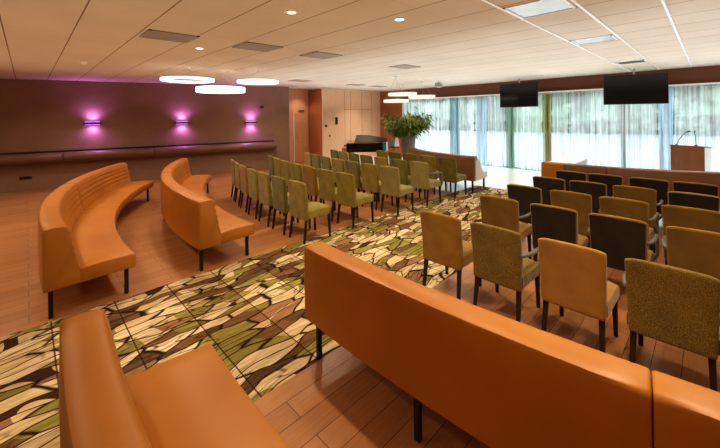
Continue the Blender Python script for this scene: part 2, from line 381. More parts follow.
curtain('sheer_curtain', 6.82, 6.22, MT['sheer'], 5, 0.035, 'narrow white sheer curtain between the teal and blue gathered curtains')
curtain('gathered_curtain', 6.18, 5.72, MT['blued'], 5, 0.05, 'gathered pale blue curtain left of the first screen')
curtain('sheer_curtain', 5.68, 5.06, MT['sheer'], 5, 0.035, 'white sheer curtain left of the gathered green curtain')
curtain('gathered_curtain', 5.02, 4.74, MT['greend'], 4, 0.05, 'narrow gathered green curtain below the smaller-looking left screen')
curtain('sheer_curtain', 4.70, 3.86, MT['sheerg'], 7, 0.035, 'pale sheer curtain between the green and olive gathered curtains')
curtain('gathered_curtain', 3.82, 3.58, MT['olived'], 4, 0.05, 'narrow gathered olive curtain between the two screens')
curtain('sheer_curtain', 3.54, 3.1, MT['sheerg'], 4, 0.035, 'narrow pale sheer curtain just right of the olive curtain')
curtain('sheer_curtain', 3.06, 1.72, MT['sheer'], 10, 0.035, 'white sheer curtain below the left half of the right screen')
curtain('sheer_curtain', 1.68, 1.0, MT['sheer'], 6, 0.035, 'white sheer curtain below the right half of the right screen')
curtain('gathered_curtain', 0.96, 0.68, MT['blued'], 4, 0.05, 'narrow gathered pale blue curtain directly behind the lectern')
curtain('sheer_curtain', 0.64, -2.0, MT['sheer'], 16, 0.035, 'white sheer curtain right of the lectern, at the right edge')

# ------------------------------------------------------------------ outside
struct(MB().box(PW + 0.12, -60, -0.2, 90, 90, -0.06).build('ground', MT['ground']))
tm = MB(); rnd = random.Random(3)
for k in range(260):
    q = -45 + 120 * (k / 260) + rnd.uniform(-0.6, 0.6); x = 39 + rnd.uniform(-1.2, 2.0) - 0.0 * q; zc = rnd.choice((0.9, 1.2, 2.2, 3.8, 5.5, 7.0)) + rnd.uniform(-0.5, 0.5)
    r = rnd.uniform(1.2, 2.2); t = bmesh.new(); bmesh.ops.create_icosphere(t, subdivisions=3, radius=r)
    for v in t.verts:
        n_ = v.co.normalized(); v.co *= 1 + 0.16 * math.sin(n_.x * 11 + k) * math.sin(n_.y * 9 + 2 * k) + 0.1 * math.sin(n_.z * 17 + k * 3) + rnd.uniform(-0.07, 0.07)
        v.co += Vector((x, q, max(zc, r * 0.8)))
    tm._merge(t)
for k in range(60):
    t = bmesh.new(); bmesh.ops.create_icosphere(t, subdivisions=3, radius=3.4)
    for v in t.verts:
        n_ = v.co.normalized(); v.co *= 1 + 0.1 * math.sin(n_.x * 13 + k) * math.sin(n_.y * 11 + 2 * k) + rnd.uniform(-0.05, 0.05)
        v.co += Vector((44 + rnd.uniform(-0.02, 0.02), -52 + 2.3 * k, 3.2 + 4.2 * (k % 2)))
    tm._merge(t)
o = tm.build('tree_line', MT['tree']); tag(o, 'pale green tree line beyond the bright lawn outside the windows', 'trees', kind='stuff')

# ------------------------------------------------------------------ carpet
o = MB().box(-4.2, 2.2, 0.0, 8.7, 4.46, 0.0012).build('carpet_runner', MT['carpet'])
tag(o, 'wide carpet strip with pebble pattern of cream, olive and brown down the aisle', 'carpet')

CZ = 0.004
# ------------------------------------------------------------------ curved benches
def arc_bench(name, label, p0, qt, sgn, R, th0, th1, brk, mat, legs_th, group=None, seatmat=None, grooves=True, top=0.90, firstmat=None, endmat=None):
    """rear edge on an arc of radius R around (p0+R, qt); sgn=+1 curves towards +q"""
    root = empty(name, (p0, qt, 0)); D = 0.76
    def P(th, d, z): r = R - d; return Vector((R - r * math.cos(th), sgn * r * math.sin(th), z))
    if grooves:
        front = []
        zs = [0.80, 0.72, 0.64, 0.56]
        pts = [(0.184, top - 0.02)]
        for z in zs:
            x = 0.184 + (top - z) / (top - 0.43) * 0.088
            pts += [(x + 0.004, z + 0.02), (x - 0.004, z), (x + 0.006, z - 0.02)]
        front = pts
    else: front = [(0.215, top - 0.02), (0.245, 0.66)]
    back_prof = [(0.0, 0.30), (-0.004, 0.6), (0.0, top - 0.03), (0.008, top - 0.01), (0.03, top), (0.09, top + 0.005), (0.155, top), (0.175, top - 0.008)] + front + [(0.28, 0.44), (0.28, 0.30)]
    seat_prof = [(0.27, 0.30), (0.265, 0.44), (0.30, 0.452), (0.5, 0.458), (D - 0.03, 0.452), (D - 0.008, 0.444), (D, 0.425), (D, 0.32), (D - 0.015, 0.30)]
    def sweep(prof, a, b):
        n = max(3, int(abs(b - a) * R / 0.16)); cxm = sum(x for x, _ in prof) / len(prof); czm = sum(z for _, z in prof) / len(prof)
        def shrink(k): return [(x + (k if x < cxm else -k), z + (k if z < czm else -k)) for x, z in prof]
        e = 0.012 / R; rings = []
        rings.append([P(a, x, z) for x, z in shrink(0.009)]); rings.append([P(a + e * 0.4, x, z) for x, z in shrink(0.003)])
        for i in range(n + 1):
            th = a + e + (b - a - 2 * e) * i / n; rings.append([P(th, x, z) for x, z in prof])
        rings.append([P(b - e * 0.4, x, z) for x, z in shrink(0.003)]); rings.append([P(b, x, z) for x, z in shrink(0.009)])
        return rings
    ths = [th0] + list(brk) + [th1]
    for a, b in zip(ths, ths[1:]):
        g = 0.002 / R
        MB().loft(sweep(back_prof, a + g, b - g)).build('backrest', firstmat if (firstmat and a == th0) else mat, root, smooth=True)
        MB().loft(sweep(seat_prof, a + g, b - g)).build('seat', seatmat or mat, root, smooth=True)
    if endmat:
        pr = [(0.03, 0.31), (0.03, 0.78), (0.05, 0.8), (0.22, 0.8), (0.27, 0.76), (0.33, 0.62), (0.42, 0.52), (0.48, 0.45), (0.48, 0.31)]
        MB().loft([[P(th0 + 0.001 / R, x, z) for x, z in pr], [P(th0 - 0.03 / R, x, z) for x, z in pr]]).build('end_glare_panel', endmat, root)  # bench end and seat coloured pale to carry window glare
    for th in legs_th:
        for d in (0.06, D - 0.07):
            c = P(th, d, 0); m = Matrix.Translation(c) @ Matrix.Rotation(-sgn * th, 4, 'Z')
            MB().box(-0.018, -0.02, 0, 0.018, 0.02, 0.302, 0.004, 1, m).build('leg', MT['black'], root)
    tag(root, label, 'bench', group or 'curved leather benches'); return root
arc_bench('curved_bench', 'curved cognac leather bench at the left, nearer the wall of violet lamps', 0.08, 5.0, 1, 8.5, -0.068, 0.595, [0.27], MT['leather'], [-0.055, 0.27, 0.575])
arc_bench('curved_bench', 'curved cognac leather bench between the left bench and the olive chairs', 1.50, 5.0, 1, 8.5, -0.068, 0.565, [0.27], MT['leather'], [-0.055, 0.27, 0.545])
arc_bench('curved_bench', 'brown leather bench in the bottom left corner, seen from above', 0.088, 1.6, -1, 12.0, -0.066, 0.30, [0.16], MT['leather'], [-0.052, 0.12, 0.28])
arc_bench('curved_bench', 'long leather bench in the right foreground, its orange back towards the camera', 1.595, 1.6, -1, 12.0, -0.062, 0.33, [0.12], MT['leather'], [-0.052, 0.03, 0.14, 0.31], top=0.882)
arc_bench('curved_bench', 'brown curved bench with pale window-glare seat end in front of the leafy plant', 7.75, 4.2, 1, 3.8, -0.05, 0.79, [], MT['leather_b'], [-0.03, 0.36, 0.75], seatmat=MT['pale'], endmat=MT['pale'])
arc_bench('curved_bench', 'brown curved bench in front of the lectern', 7.78, 1.9, -1, 4.5, -0.14, 0.75, [-0.042, 0.115], MT['leather_b'], [-0.12, 0.2, 0.7], firstmat=MT['leather'])

# ------------------------------------------------------------------ chairs
def chair_proto(fab, panel=None, arms=False):
    root = empty('upholstered_chair', (0, 0, 0))
    # seat: crowned cushion
    W = 0.235
    def ring(z, k): return [Vector((-0.2 + k, -W + k, z)), Vector((0.0, -W + k * 0.6, z)), Vector((0.24 - k, -W + k, z)), Vector((0.275 - k, -0.15, z)), Vector((0.282 - k, 0, z)), Vector((0.275 - k, 0.15, z)),
                            Vector((0.24 - k, W - k, z)), Vector((0.0, W - k * 0.6, z)), Vector((-0.2 + k, W - k, z))]
    MB().loft([ring(0.355, 0.012), ring(0.365, 0.0), ring(0.445, 0.0), ring(0.462, 0.008), ring(0.474, 0.035), ring(0.48, 0.1)]).build('seat', fab, root, smooth=True)
    # back: curved slab, slightly wider at the top
    nz, ny = 12, 10
    def bp(v, w, front):
        z = 0.335 + v * 0.55; half = 0.222 + 0.016 * v
        th = 0.075 - 0.03 * v
        x = -0.195 - 0.045 * v + 0.012 * math.sin(v * math.pi) - 0.012 * (1 - w * w) * (0.4 + 0.6 * v)
        if v > 0.999 or v < 0.001: pass
        z2 = z + (0.012 * (1 - w * w) * v) - (0.012 * v if abs(w) > 0.95 else 0)
        return Vector((x + (th / 2 if front else -th / 2), w * half, z2))
    t = bmesh.new(); vs = {}
    for f in (0, 1):
        for i in range(nz + 1):
            for j in range(ny + 1): vs[f, i, j] = t.verts.new(bp(i / nz, -1 + 2 * j / ny, f))
    for f in (0, 1):
        for i in range(nz):
            for j in range(ny): t.faces.new((vs[f, i, j], vs[f, i, j + 1], vs[f, i + 1, j + 1], vs[f, i + 1, j]))
    for i in range(nz):
        for j in (0, ny): t.faces.new((vs[0, i, j], vs[0, i + 1, j], vs[1, i + 1, j], vs[1, i, j]))
    for j in range(ny):
        for i in (0, nz): t.faces.new((vs[0, i, j], vs[0, i, j + 1], vs[1, i, j + 1], vs[1, i, j]))
    bmesh.ops.recalc_face_normals(t, faces=t.faces[:])
    sharp = [e for e in t.edges if len(e.link_faces) == 2 and e.calc_face_angle(0) > 0.9]
    bmesh.ops.bevel(t, geom=sharp, offset=0.014, segments=3, profile=0.5, affect='EDGES')
    MB()._merge(t).build('backrest', fab, root, smooth=True)
    if panel is not None:
        t = bmesh.new(); g = {}
        for f in (0, 1):
            for i in range(nz + 1):
                for j in range(ny + 1):
                    v = 0.02 + 0.953 * i / nz; w = (-1 + 2 * j / ny) * 0.95
                    p = bp(v, w, 0); p.x += 0.004 if f else -0.005; p.z -= 0.004 * v; g[f, i, j] = t.verts.new(p)
        for f in (0, 1):
            for i in range(nz):
                for j in range(ny): t.faces.new((g[f, i, j], g[f, i, j + 1], g[f, i + 1, j + 1], g[f, i + 1, j]))
        for i in range(nz):
            for j in (0, ny): t.faces.new((g[0, i, j], g[0, i + 1, j], g[1, i + 1, j], g[1, i, j]))
        for j in range(ny):
            for i in (0, nz): t.faces.new((g[0, i, j], g[0, i, j + 1], g[1, i, j + 1], g[1, i, j]))
        bmesh.ops.recalc_face_normals(t, faces=t.faces[:])
        MB()._merge(t).build('back_panel', panel, root, smooth=True)
    def leg(x0, y0, x1, y1, zt, a=0.019, b=0.014):
        return MB().hexa([(x1 - b, y1 - b, 0), (x1 + b, y1 - b, 0), (x1 + b, y1 + b, 0), (x1 - b, y1 + b, 0)], [(x0 - a, y0 - a, zt), (x0 + a, y0 - a, zt), (x0 + a, y0 + a, zt), (x0 - a, y0 + a, zt)], 0.003, 1)
    for s in (-1, 1):
        leg(-0.19, s * 0.195, -0.245, s * 0.205, 0.365).build('leg', MT['legw'], root)
        leg(0.235, s * 0.2, 0.25, s * 0.205, 0.362).build('leg', MT['legw'], root)
        if arms:
            m = MB(); y = s * 0.262
            m.tube([(0.25, s * 0.215, 0.34), (0.25, y, 0.42), (0.25, y, 0.60), (0.235, y, 0.635), (0.2, y, 0.648), (-0.05, y, 0.655), (-0.2, y - s * 0.02, 0.665), (-0.225, s * 0.225, 0.67)], [0.014] * 4 + [0.018, 0.02, 0.016, 0.012], 8)
            m.build('armrest', MT['grey'] if arms == 'grey' else MT['black'], root, smooth=True)  # grey arms have window glare put into their colour
    return root
PROTO = {}; first = {}
def place_chair(kind, p0, q, rz, label, group=None):
    """p0 = where the rear feet stand; q = centre of the chair across"""
    fab, pan, arms = kind
    if kind not in PROTO:
        PROTO[kind] = chair_proto(MT[fab], MT[pan] if pan else None, arms); o = PROTO[kind]
    else: o = copy_tree(PROTO[kind])
    c, s = math.cos(rz), math.sin(rz)
    o.scale = (1, 1.03, 0.985) if group == GR else (1, 1, 1.045)
    o.location = (p0 + 0.25 * c, q + 0.25 * s, 0); o.rotation_euler = (0, 0, rz)
    tag(o, label, 'chair', group); return o

GR = 'chairs of the right block'; GL = 'chairs of the left block'
def rz(): return R_(random.uniform(-1.5, 1.5))
rowname = ['nearest row', 'second row', 'third row', 'fourth row', 'farthest row']
seatname = ['aisle seat', 'second from the aisle', 'third from the aisle', 'fourth from the aisle']
right = [
    (3.15, [2.04, 1.44, 0.81, 0.21], [('mustard', None, ''), ('tweed', None, 'grey'), ('tan', None, ''), ('tweed', None, 'grey')]),
    (4.29, [1.90, 1.27, 0.68, 0.06], [('mustard', 'brown', 'grey'), ('mustard', 'dark', ''), ('mustard', 'dark', 'grey'), ('mustard', 'brown', 'grey')]),
    (5.22, [1.93, 1.33, 0.76, 0.16], [('mustard', 'dark', ''), ('mustard', 'brown', ''), ('mustard', 'brown', 'grey'), ('mustard', 'brown', '')]),
    (6.15, [1.88, 1.33, 0.77, 0.17], [('mustard', 'dark', ''), ('mustard', 'dark', ''), ('mustard', 'brown', 'grey'), ('sage', 'dark', '')]),
    (7.05, [1.78, 1.27, 0.70, 0.17], [('olive', 'dark', ''), ('mustard', 'dark', ''), ('mustard', 'dark', ''), ('mustard', 'dark', '')]),
]
words = {'mustard': 'mustard velvet', 'tweed': 'olive tweed', 'tan': 'tan velvet', 'sage': 'sage edged', 'olive': 'olive edged', 'green': 'moss green velvet'}
for r, (p0, qs, ks) in enumerate(right):
    for k, (q, kd) in enumerate(zip(qs, ks)):
        d = ('dark-backed ' if kd[1] == 'dark' else 'brown-backed ' if kd[1] == 'brown' else '') + words[kd[0]]
        place_chair(kd, p0, q, rz(), '%s chair%s, right block %s, %s' % (d, ' with armrests greyed by window glare' if kd[2] else '', rowname[r], seatname[k]), GR)
ordn = ['aisle seat', 'second from the aisle', 'third from the aisle', 'fourth from the aisle', 'fifth from the aisle', 'sixth from the aisle', 'last one']
left = [(3.0, 4.53, 0.575, 7), (4.0, 4.52, 0.575, 7), (5.08, 4.42, 0.57, 7), (6.0, 4.38, 0.57, 7), (7.02, 4.32, 0.56, 5)]
lname = ['row by the benches', 'second from benches', 'third from benches', 'fourth from benches', 'row behind the far bench']
for r, (p0, q0, dq, n) in enumerate(left):
    Rr = 12.5
    for k in range(n):
        d = dq * k; th = math.asin(d / Rr); pp = p0 + Rr * (1 - math.cos(th)); q = q0 + d * math.cos(th * 0.5)
        fab = ('olive', 'green', 'olive', 'olive', 'mustard', 'olive', 'olive')[(k + (r * 2 if k else 0)) % 7] if r < 2 else ('sage' if (k == 0 and r < 4) else ('olive', 'green', 'green', 'olive', 'green')[(k + r) % 5])
        arms = 'grey' if (r == 3 and k == 0) else 'black' if k == 6 else ''
        lab = '%s chair%s, left block, %s, %s' % ({'olive': 'olive velvet', 'green': 'moss green velvet', 'mustard': 'mustard velvet', 'sage': 'sage velvet'}[fab], ' with armrests' if arms else '', lname[r], ordn[k])
        place_chair((fab, None, arms), pp, q, -th + rz(), lab, GL)

# ------------------------------------------------------------------ padded rail on the left wall
root = empty('padded_rail', onw(0, 0, 0), math.atan2(WD.y, WD.x))
segs = [(-4.4, -0.9), (-0.9, 1.37), (1.37, 3.54), (3.54, 7.36)]
for a, b in segs:
    g = 0.006; e = 0.05; r = 0.145
    rads = [r * 0.86, r * 0.96, r, r, r * 0.96, r * 0.86] if b < 7 else [r * 0.86, r * 0.96, r, r, r * 0.93, r * 0.6]
    xs = [a + g, a + g + 0.01, a + 0.04, b - e, b - 0.02, b - g]
    MB().tube([(x, -0.165, 0.885) for x in xs], rads, 24).build('pad', MT['railm'], root, smooth=True)
MB().box(-4.4, -0.06, 0.77, 7.3, -0.0, 1.07, 0.01).build('back_board', MT['legw'], root)
tag(root, 'long padded brown rail along the wall under the violet lamps', 'rail')

# ------------------------------------------------------------------ violet wall lamps
def lamp(s, z, label):
    root = empty('wall_lamp', onw(s, 0, z), math.atan2(WD.y, WD.x))
    MB().box(-0.2, -0.12, -0.035, 0.2, -0.01, 0.035, 0.008).build('housing', MT['black'], root)
    MB().box(-0.05, -0.012, -0.05, 0.05, 0.0, 0.05).build('wall_plate', MT['black'], root)
    for sg in (1, -1): MB().box(-0.17, -0.105, 0.034 * sg - 0.004, 0.17, -0.03, 0.034 * sg + 0.004).build('light_strip', MT['led'], root)
    tag(root, label, 'wall lamp', 'violet wall lamps')
    for sg in (1, -1):
        l = bpy.data.lights.new('violet_light', 'SPOT'); l.energy = 26; l.color = (0.66, 0.24, 1.0); l.spot_size = R_(160); l.spot_blend = 1.0; l.shadow_soft_size = 0.05
        lo = bpy.data.objects.new('violet_light', l); COL.objects.link(lo); lo.location = onw(s, 0.11, z + 0.06 * sg); lo.rotation_euler = (R_(180) if sg > 0 else 0, 0, 0)
lamp(2.0, 1.82, 'slim black wall lamp glowing violet, leftmost, above the left bench')
lamp(4.32, 1.78, 'slim black wall lamp glowing violet, middle of the three')
lamp(6.5, 1.74, 'slim black wall lamp glowing violet, nearest the wooden doors')

# small things on the walls
root = empty('socket_plate', onw(0.52, 0, 0.36), math.atan2(WD.y, WD.x)); MB().box(-0.13, -0.012, -0.04, 0.13, 0, 0.04, 0.006).build('plate', MT['black'], root)
for x in (-0.065, 0.065): MB().tube([(x, -0.011, 0), (x, -0.018, 0)], 0.028, 16).build('outlet', MT['legw'], root)
tag(root, 'black double socket plate low on the left wall', 'socket')
root = empty('wall_sensor', onw(6.89, 0, 2.29), math.atan2(WD.y, WD.x)); MB().box(-0.06, -0.1, -0.05, 0.06, -0.02, 0.05, 0.01).build('housing', MT['black'], root); MB().box(-0.02, -0.03, -0.02, 0.02, 0, 0.02).build('bracket', MT['black'], root)
tag(root, 'small black box mounted high on the wall above the right violet lamp', 'sensor')
def wbox(name, x, z, w, h, label, cat, mat, d=0.05):
    root = empty(name, (x, QW, z)); MB().box(-w / 2, -d, -h / 2, w / 2, 0, h / 2, min(w, h) * 0.15).build('housing', mat, root)
    MB().box(-w * 0.3, -d - 0.006, -h * 0.3, w * 0.3, -d + 0.002, h * 0.3, 0.002).build('face', MT['legw'], root); tag(root, label, cat)
wbox('wall_phone', 9.42, 1.72, 0.11, 0.3, 'tall black handset on the pale panelled wall', 'phone', MT['black'])
wbox('light_switch', 8.86, 1.52, 0.1, 0.1, 'small dark switch near the left edge of the panelled wall', 'switch', MT['black'], 0.02)
wbox('wall_thermostat', 9.05, 1.1, 0.07, 0.07, 'tiny dark thermostat low on the panelled wall', 'thermostat', MT['black'], 0.02)

# ------------------------------------------------------------------ ceiling fixtures
def grille(p, q, w, h, label):
    root = empty('air_grille', (p, q, C)); m = MB()
    for a in ((-w / 2, -h / 2, w / 2, -h / 2 + 0.03), (-w / 2, h / 2 - 0.03, w / 2, h / 2), (-w / 2, -h / 2, -w / 2 + 0.03, h / 2), (w / 2 - 0.03, -h / 2, w / 2, h / 2)):
        m.box(a[0], a[1], -0.012, a[2], a[3], 0)
    m.build('frame', MT['grille'], root); m = MB(); n = 20
    for i in range(n): x = -w / 2 + 0.04 + (w - 0.08) * i / (n - 1); m.box(x - 0.0115, -h / 2 + 0.03, -0.01, x + 0.0115, h / 2 - 0.03, -0.002)
    m.build('slats', MT['grille'], root); MB().box(-w / 2, -h / 2, -0.0015, w / 2, h / 2, 0).build('backing', MT['frame'], root)
    tag(root, label, 'air grille', 'grilles in the ceiling'); return root
grille(1.40, 5.1, 0.6, 0.52, 'grey-brown air grille in the ceiling, leftmost in the photo')
grille(2.63, 4.99, 0.6, 0.52, 'grey-brown air grille in the ceiling, second from the left')
grille(3.86, 4.95, 0.58, 0.52, 'tan air grille in the ceiling above the olive chairs, third from the left')
grille(6.25, 4.9, 0.6, 0.45, 'pale air grille in the ceiling over the middle of the aisle')
grille(6.14, 8.96, 0.6, 0.45, 'thin air grille in the ceiling near the wooden doors')
grille(8.57, 8.97, 0.6, 0.4, 'thin air grille in the ceiling above the piano, left one')
grille(9.73, 8.95, 0.6, 0.4, 'thin air grille in the ceiling above the piano, right one')
def lpanel(p, q, w, h, label):
    root = empty('ceiling_panel', (p, q, C)); m = MB()
    for a in ((-w / 2, -h / 2, w / 2, -h / 2 + 0.02), (-w / 2, h / 2 - 0.02, w / 2, h / 2), (-w / 2, -h / 2, -w / 2 + 0.02, h / 2), (w / 2 - 0.02, -h / 2, w / 2, h / 2)):
        m.box(a[0], a[1], -0.012, a[2], a[3], 0)
    m.build('frame', MT['white'], root); MB().box(-w / 2 + 0.02, -h / 2 + 0.02, -0.006, w / 2 - 0.02, h / 2 - 0.02, 0).build('diffuser', MT['steel'], root)
    tag(root, label, 'ceiling panel', 'pale ceiling panels'); return root
lpanel(3.87, 1.24, 0.56, 0.54, 'blue-grey metal ceiling panel at the top edge, largest in the photo')
lpanel(6.24, 1.23, 0.5, 0.52, 'bright square ceiling panel between the white bars')
lpanel(9.65, 1.22, 0.5, 0.5, 'thin ceiling panel just before the right screen')
def dlight(p, q, label, r=0.045):
    root = empty('downlight', (p, q, C)); MB().ring([(r, -0.006), (r + 0.022, -0.004), (r + 0.024, 0), (r, 0)], 24).build('trim_ring', MT['white'], root, smooth=True)
    MB().lathe([(r, -0.002), (r, -0.0015)], 20).build('lens', MT['spotl'], root); tag(root, label, 'downlight', 'ceiling downlights')
dlight(2.02, 3.09, 'small round downlight lit in the ceiling near the top of the photo, left half')
dlight(1.99, 5.69, 'small round downlight in the ceiling between the two left grilles')
dlight(3.67, 1.37 - 0.45, 'small round downlight beside the blue-grey ceiling panel')
dlight(3.1, 2.5, 'small round downlight in the ceiling above the aisle carpet')
root = empty('smoke_detector', (0.8, 8.46, C)); MB().lathe([(0.055, 0), (0.055, -0.02), (0.045, -0.035), (0.02, -0.045)], 24).build('body', MT['white'], root, smooth=True)
MB().ring([(0.055, -0.004), (0.07, -0.003), (0.07, 0), (0.055, 0)], 24).build('base', MT['white'], root); tag(root, 'white round smoke detector on the ceiling left of the ring lamps', 'smoke detector')
root = empty('ceiling_speaker', (10.11, 6.47, C)); MB().box(-0.09, -0.09, -0.19, 0.09, 0.09, -0.06, 0.012, 2, Matrix.Rotation(R_(12), 4, 'Y')).build('housing', MT['grille'], root)
MB().tube([(0, 0, 0), (0, 0, -0.1)], 0.02, 10).build('bracket', MT['steel'], root); tag(root, 'small pale box hanging from the ceiling right of the plant', 'ceiling fixture')

def ringlamp(p, q, z, r, label, h=0.045):
    root = empty('ring_lamp', (p, q, z)); w = 0.07
    MB().ring([(r - w, -h / 2), (r, -h / 2), (r, h / 2), (r - w, h / 2)], 64).build('glowing_ring', MT['ring2'] if p > 6 else MT['ring'], root, smooth=True)
    MB().ring([(r - w - 0.003, h / 2), (r + 0.003, h / 2), (r + 0.003, h / 2 + 0.012), (r - w - 0.003, h / 2 + 0.012)], 64).build('top_rim', MT['white'], root)
    MB().lathe([(0.05, C - z), (0.05, C - z - 0.03)], 20).build('canopy', MT['white'], root)
    for k in range(3):
        a = 2 * math.pi * k / 3 + 0.5; MB().tube([(0, 0, C - z - 0.03), ((r - w / 2) * math.cos(a), (r - w / 2) * math.sin(a), h / 2 + 0.01)], 0.003, 6).build('wire', MT['steel'], root)
    tag(root, label, 'ring lamp', 'ring pendant lamps'); return root
ringlamp(2.58, 8.09, 2.78, 0.54, 'glowing white ring pendant lamp, left of the left trio')
ringlamp(4.01, 7.61, 2.78, 0.48, 'glowing white ring pendant lamp, right of the left trio')
ringlamp(3.37, 8.24, 2.60, 0.55, 'glowing white ring pendant lamp, lowest of the left trio', 0.11)
ringlamp(9.85, 7.85, 2.68, 0.52, 'white ring pendant lamp above the plant, topmost of three', 0.09)
ringlamp(7.58, 6.28, 2.33, 0.36, 'white ring pendant lamp above the plant, lowest of three', 0.07)
ringlamp(9.45, 6.72, 2.52, 0.44, 'white ring pendant lamp right of the other two above the plant', 0.08)

# ------------------------------------------------------------------ screens
def tv(p, q, z, ang, label, W=1.3, Hh=0.75):
    root = empty('flat_screen', (p, q, z), ang)       # screen plane along local y, facing -x
    MB().box(-0.03, -W / 2, -Hh / 2, 0.03, W / 2, Hh / 2, 0.008).build('casing', MT['tvf'], root)
    MB().box(-0.033, -W / 2 + 0.012, -Hh / 2 + 0.018, -0.029, W / 2 - 0.012, Hh / 2 - 0.012).build('screen', MT['tv'], root)
    MB().tube([(0.06, 0, 0), (0.06, 0, C - z)], 0.025, 12).build('pole', MT['steel'], root)
    m = MB(); m.box(0.03, -0.2, -0.2, 0.05, 0.2, 0.2, 0.004); m.build('mount', MT['black'], root)
    MB().lathe([(0.07, C - z - 0.02), (0.07, C - z)], 20, (0.06, 0, 0)).build('ceiling_plate', MT['white'], root)
    tag(root, label, 'screen', 'flat screens hung from the ceiling')
tv(11.0, 4.19, 2.5, -R_(15), 'black flat screen hung from the ceiling, left one, turned to the left seats')
tv(11.0, 1.33, 2.5, math.atan2(0.315, 0.949), 'black flat screen hung from the ceiling, right one above the right block')

# ------------------------------------------------------------------ lectern and table
root = empty('lectern', (10.1, 0.36, 0), R_(-13))
MB().box(0, -0.27, 0, 0.03, 0.27, 1.18, 0.004).build('front_panel', MT['lect'], root)
for s in (-1, 1): MB().box(0.03, s * 0.27 - (0.03 if s > 0 else 0), 0, 0.45, s * 0.27 + (0.03 if s < 0 else 0), 1.16, 0.004).build('side_panel', MT['white'] if s < 0 else MT['lect'], root)
MB().box(0.03, -0.25, 0.6, 0.42, 0.25, 0.625).build('shelf', MT['lect'], root)
MB().hexa([(0.0, -0.29, 1.18), (0.47, -0.29, 1.14), (0.47, 0.29, 1.14), (0.0, 0.29, 1.18)], [(0.0, -0.29, 1.2), (0.47, -0.29, 1.16), (0.47, 0.29, 1.16), (0.0, 0.29, 1.2)], 0.004, 1).build('top', MT['lect'], root)
tag(root, 'brown wooden lectern with pale side standing before the windows', 'lectern')
for y, d, lab in ((0.17, -0.14, 'thin black gooseneck microphone leaning right on the lectern, left one'), (-0.14, 0.02, 'thin black gooseneck microphone on the lectern, right one')):
    mr = empty('gooseneck_microphone', (10.1 + 0.15, 0.36 + y, 1.19))
    MB().lathe([(0.03, -0.002), (0.03, 0.015), (0.012, 0.02)], 16).build('base', MT['black'], mr)
    MB().tube([(0, 0, 0.015), (0, d * 0.3, 0.12), (0, d * 0.75, 0.23), (-0.02, d * 1.15, 0.29)], 0.006, 8).build('stem', MT['black'], mr)
    MB().tube([(-0.02, d * 1.15, 0.29), (-0.05, d * 1.5 - 0.01, 0.315)], [0.012, 0.016], 10).build('capsule', MT['black'], mr); tag(mr, lab, 'microphone', 'microphones on the lectern')
root = empty('low_table', (9.7, 2.5, 0))
MB().box(-0.62, -0.28, 0.72, 0.72, 0.28, 0.75, 0.006).build('tabletop', MT['white'], root)
for s in (-1, 1): MB().box(0.65 * s - (0.0 if s > 0 else -0.06), -0.26, 0, 0.65 * s + (0.03 if s > 0 else 0.09), 0.26, 0.72, 0.004).build('side_panel', MT['white'], root)
MB().box(-0.56, -0.01, 0.35, 0.65, 0.01, 0.72).build('modesty_panel', MT['white'], root)
tag(root, 'white table behind the left end of the bench in front of the windows', 'table')

# ------------------------------------------------------------------ piano
pa = math.atan2(Rv.y, Rv.x)
root = empty('grand_piano', (9.05, 8.95, 0), pa)      # local x = along the picture, y = away
out = [(-0.72, -0.7), (-0.72, 0.7), (-0.2, 0.7), (0.1, 0.62), (0.32, 0.4), (0.5, 0.2), (0.68, 0.02), (0.76, -0.25), (0.7, -0.52), (0.55, -0.66), (0.35, -0.7)]
MB().prism([(x, y) for x, y in out if True], 0.64, 0.96, 0.01).build('case', MT['piano'], root)
lid = MB(); sh = [(x * 0.98 + 0.12, y * 0.98) for x, y in out]
lid.prism([(max(x, -0.42), y) for x, y in out], 0.0, 0.022, 0.004)
lo = lid.build('lid', MT['tvf'], root, loc=(0, 0, 0.97)); lo.rotation_euler = (R_(7), 0, 0); lo.location = (0.02, 0.0, 1.06)
MB().box(-0.86, -0.66, 0.66, -0.71, 0.66, 0.70, 0.006).build('key_bed', MT['piano'], root)
MB().box(-0.85, -0.6, 0.70, -0.72, 0.6, 0.722, 0.003).build('keys', MT['ivory'], root)
for s in (-1, 1): MB().box(-0.88, s * 0.66 - 0.04, 0.64, -0.7, s * 0.66 + 0.04, 0.8, 0.01).build('cheek', MT['rust'], root)
MB().hexa([(-0.45, -0.35, 0.96), (-0.43, -0.35, 0.96), (-0.43, 0.35, 0.96), (-0.45, 0.35, 0.96)], [(-0.38, -0.35, 1.14), (-0.36, -0.35, 1.14), (-0.36, 0.35, 1.14), (-0.38, 0.35, 1.14)]).build('music_desk', MT['piano'], root)
for x, y in ((-0.6, -0.58), (-0.6, 0.58), (0.55, -0.2)):
    m = MB(); m.lathe([(0.03, 0.0), (0.03, 0.04), (0.035, 0.06), (0.05, 0.4), (0.065, 0.64)], 16, (x, y, 0)); m.build('leg', MT['piano'], root, smooth=True)
m = MB(); m.box(-0.52, -0.12, 0.1, -0.48, 0.12, 0.16, 0.01)
for y in (-0.09, 0.09): m.tube([(-0.5, y, 0.15), (-0.5, y * 0.8, 0.64)], 0.013, 8)
for y in (-0.06, 0, 0.06): m.box(-0.62, y - 0.012, 0.1, -0.5, y + 0.012, 0.112)
m.build('pedal_lyre', MT['piano'], root)
tag(root, 'black grand piano in the far corner by the pale panelled wall', 'piano')
root = empty('piano_stool', root.matrix_basis @ Vector((-1.12, 0, 0)), pa)
MB().box(-0.17, -0.35, 0.42, 0.17, 0.35, 0.5, 0.02).build('seat', MT['black'], root)
for x in (-0.13, 0.13):
    for y in (-0.3, 0.3): MB().box(x - 0.02, y - 0.02, 0, x + 0.02, y + 0.02, 0.43).build('leg', MT['black'], root)
tag(root, 'low black piano stool left of the grand piano', 'stool')
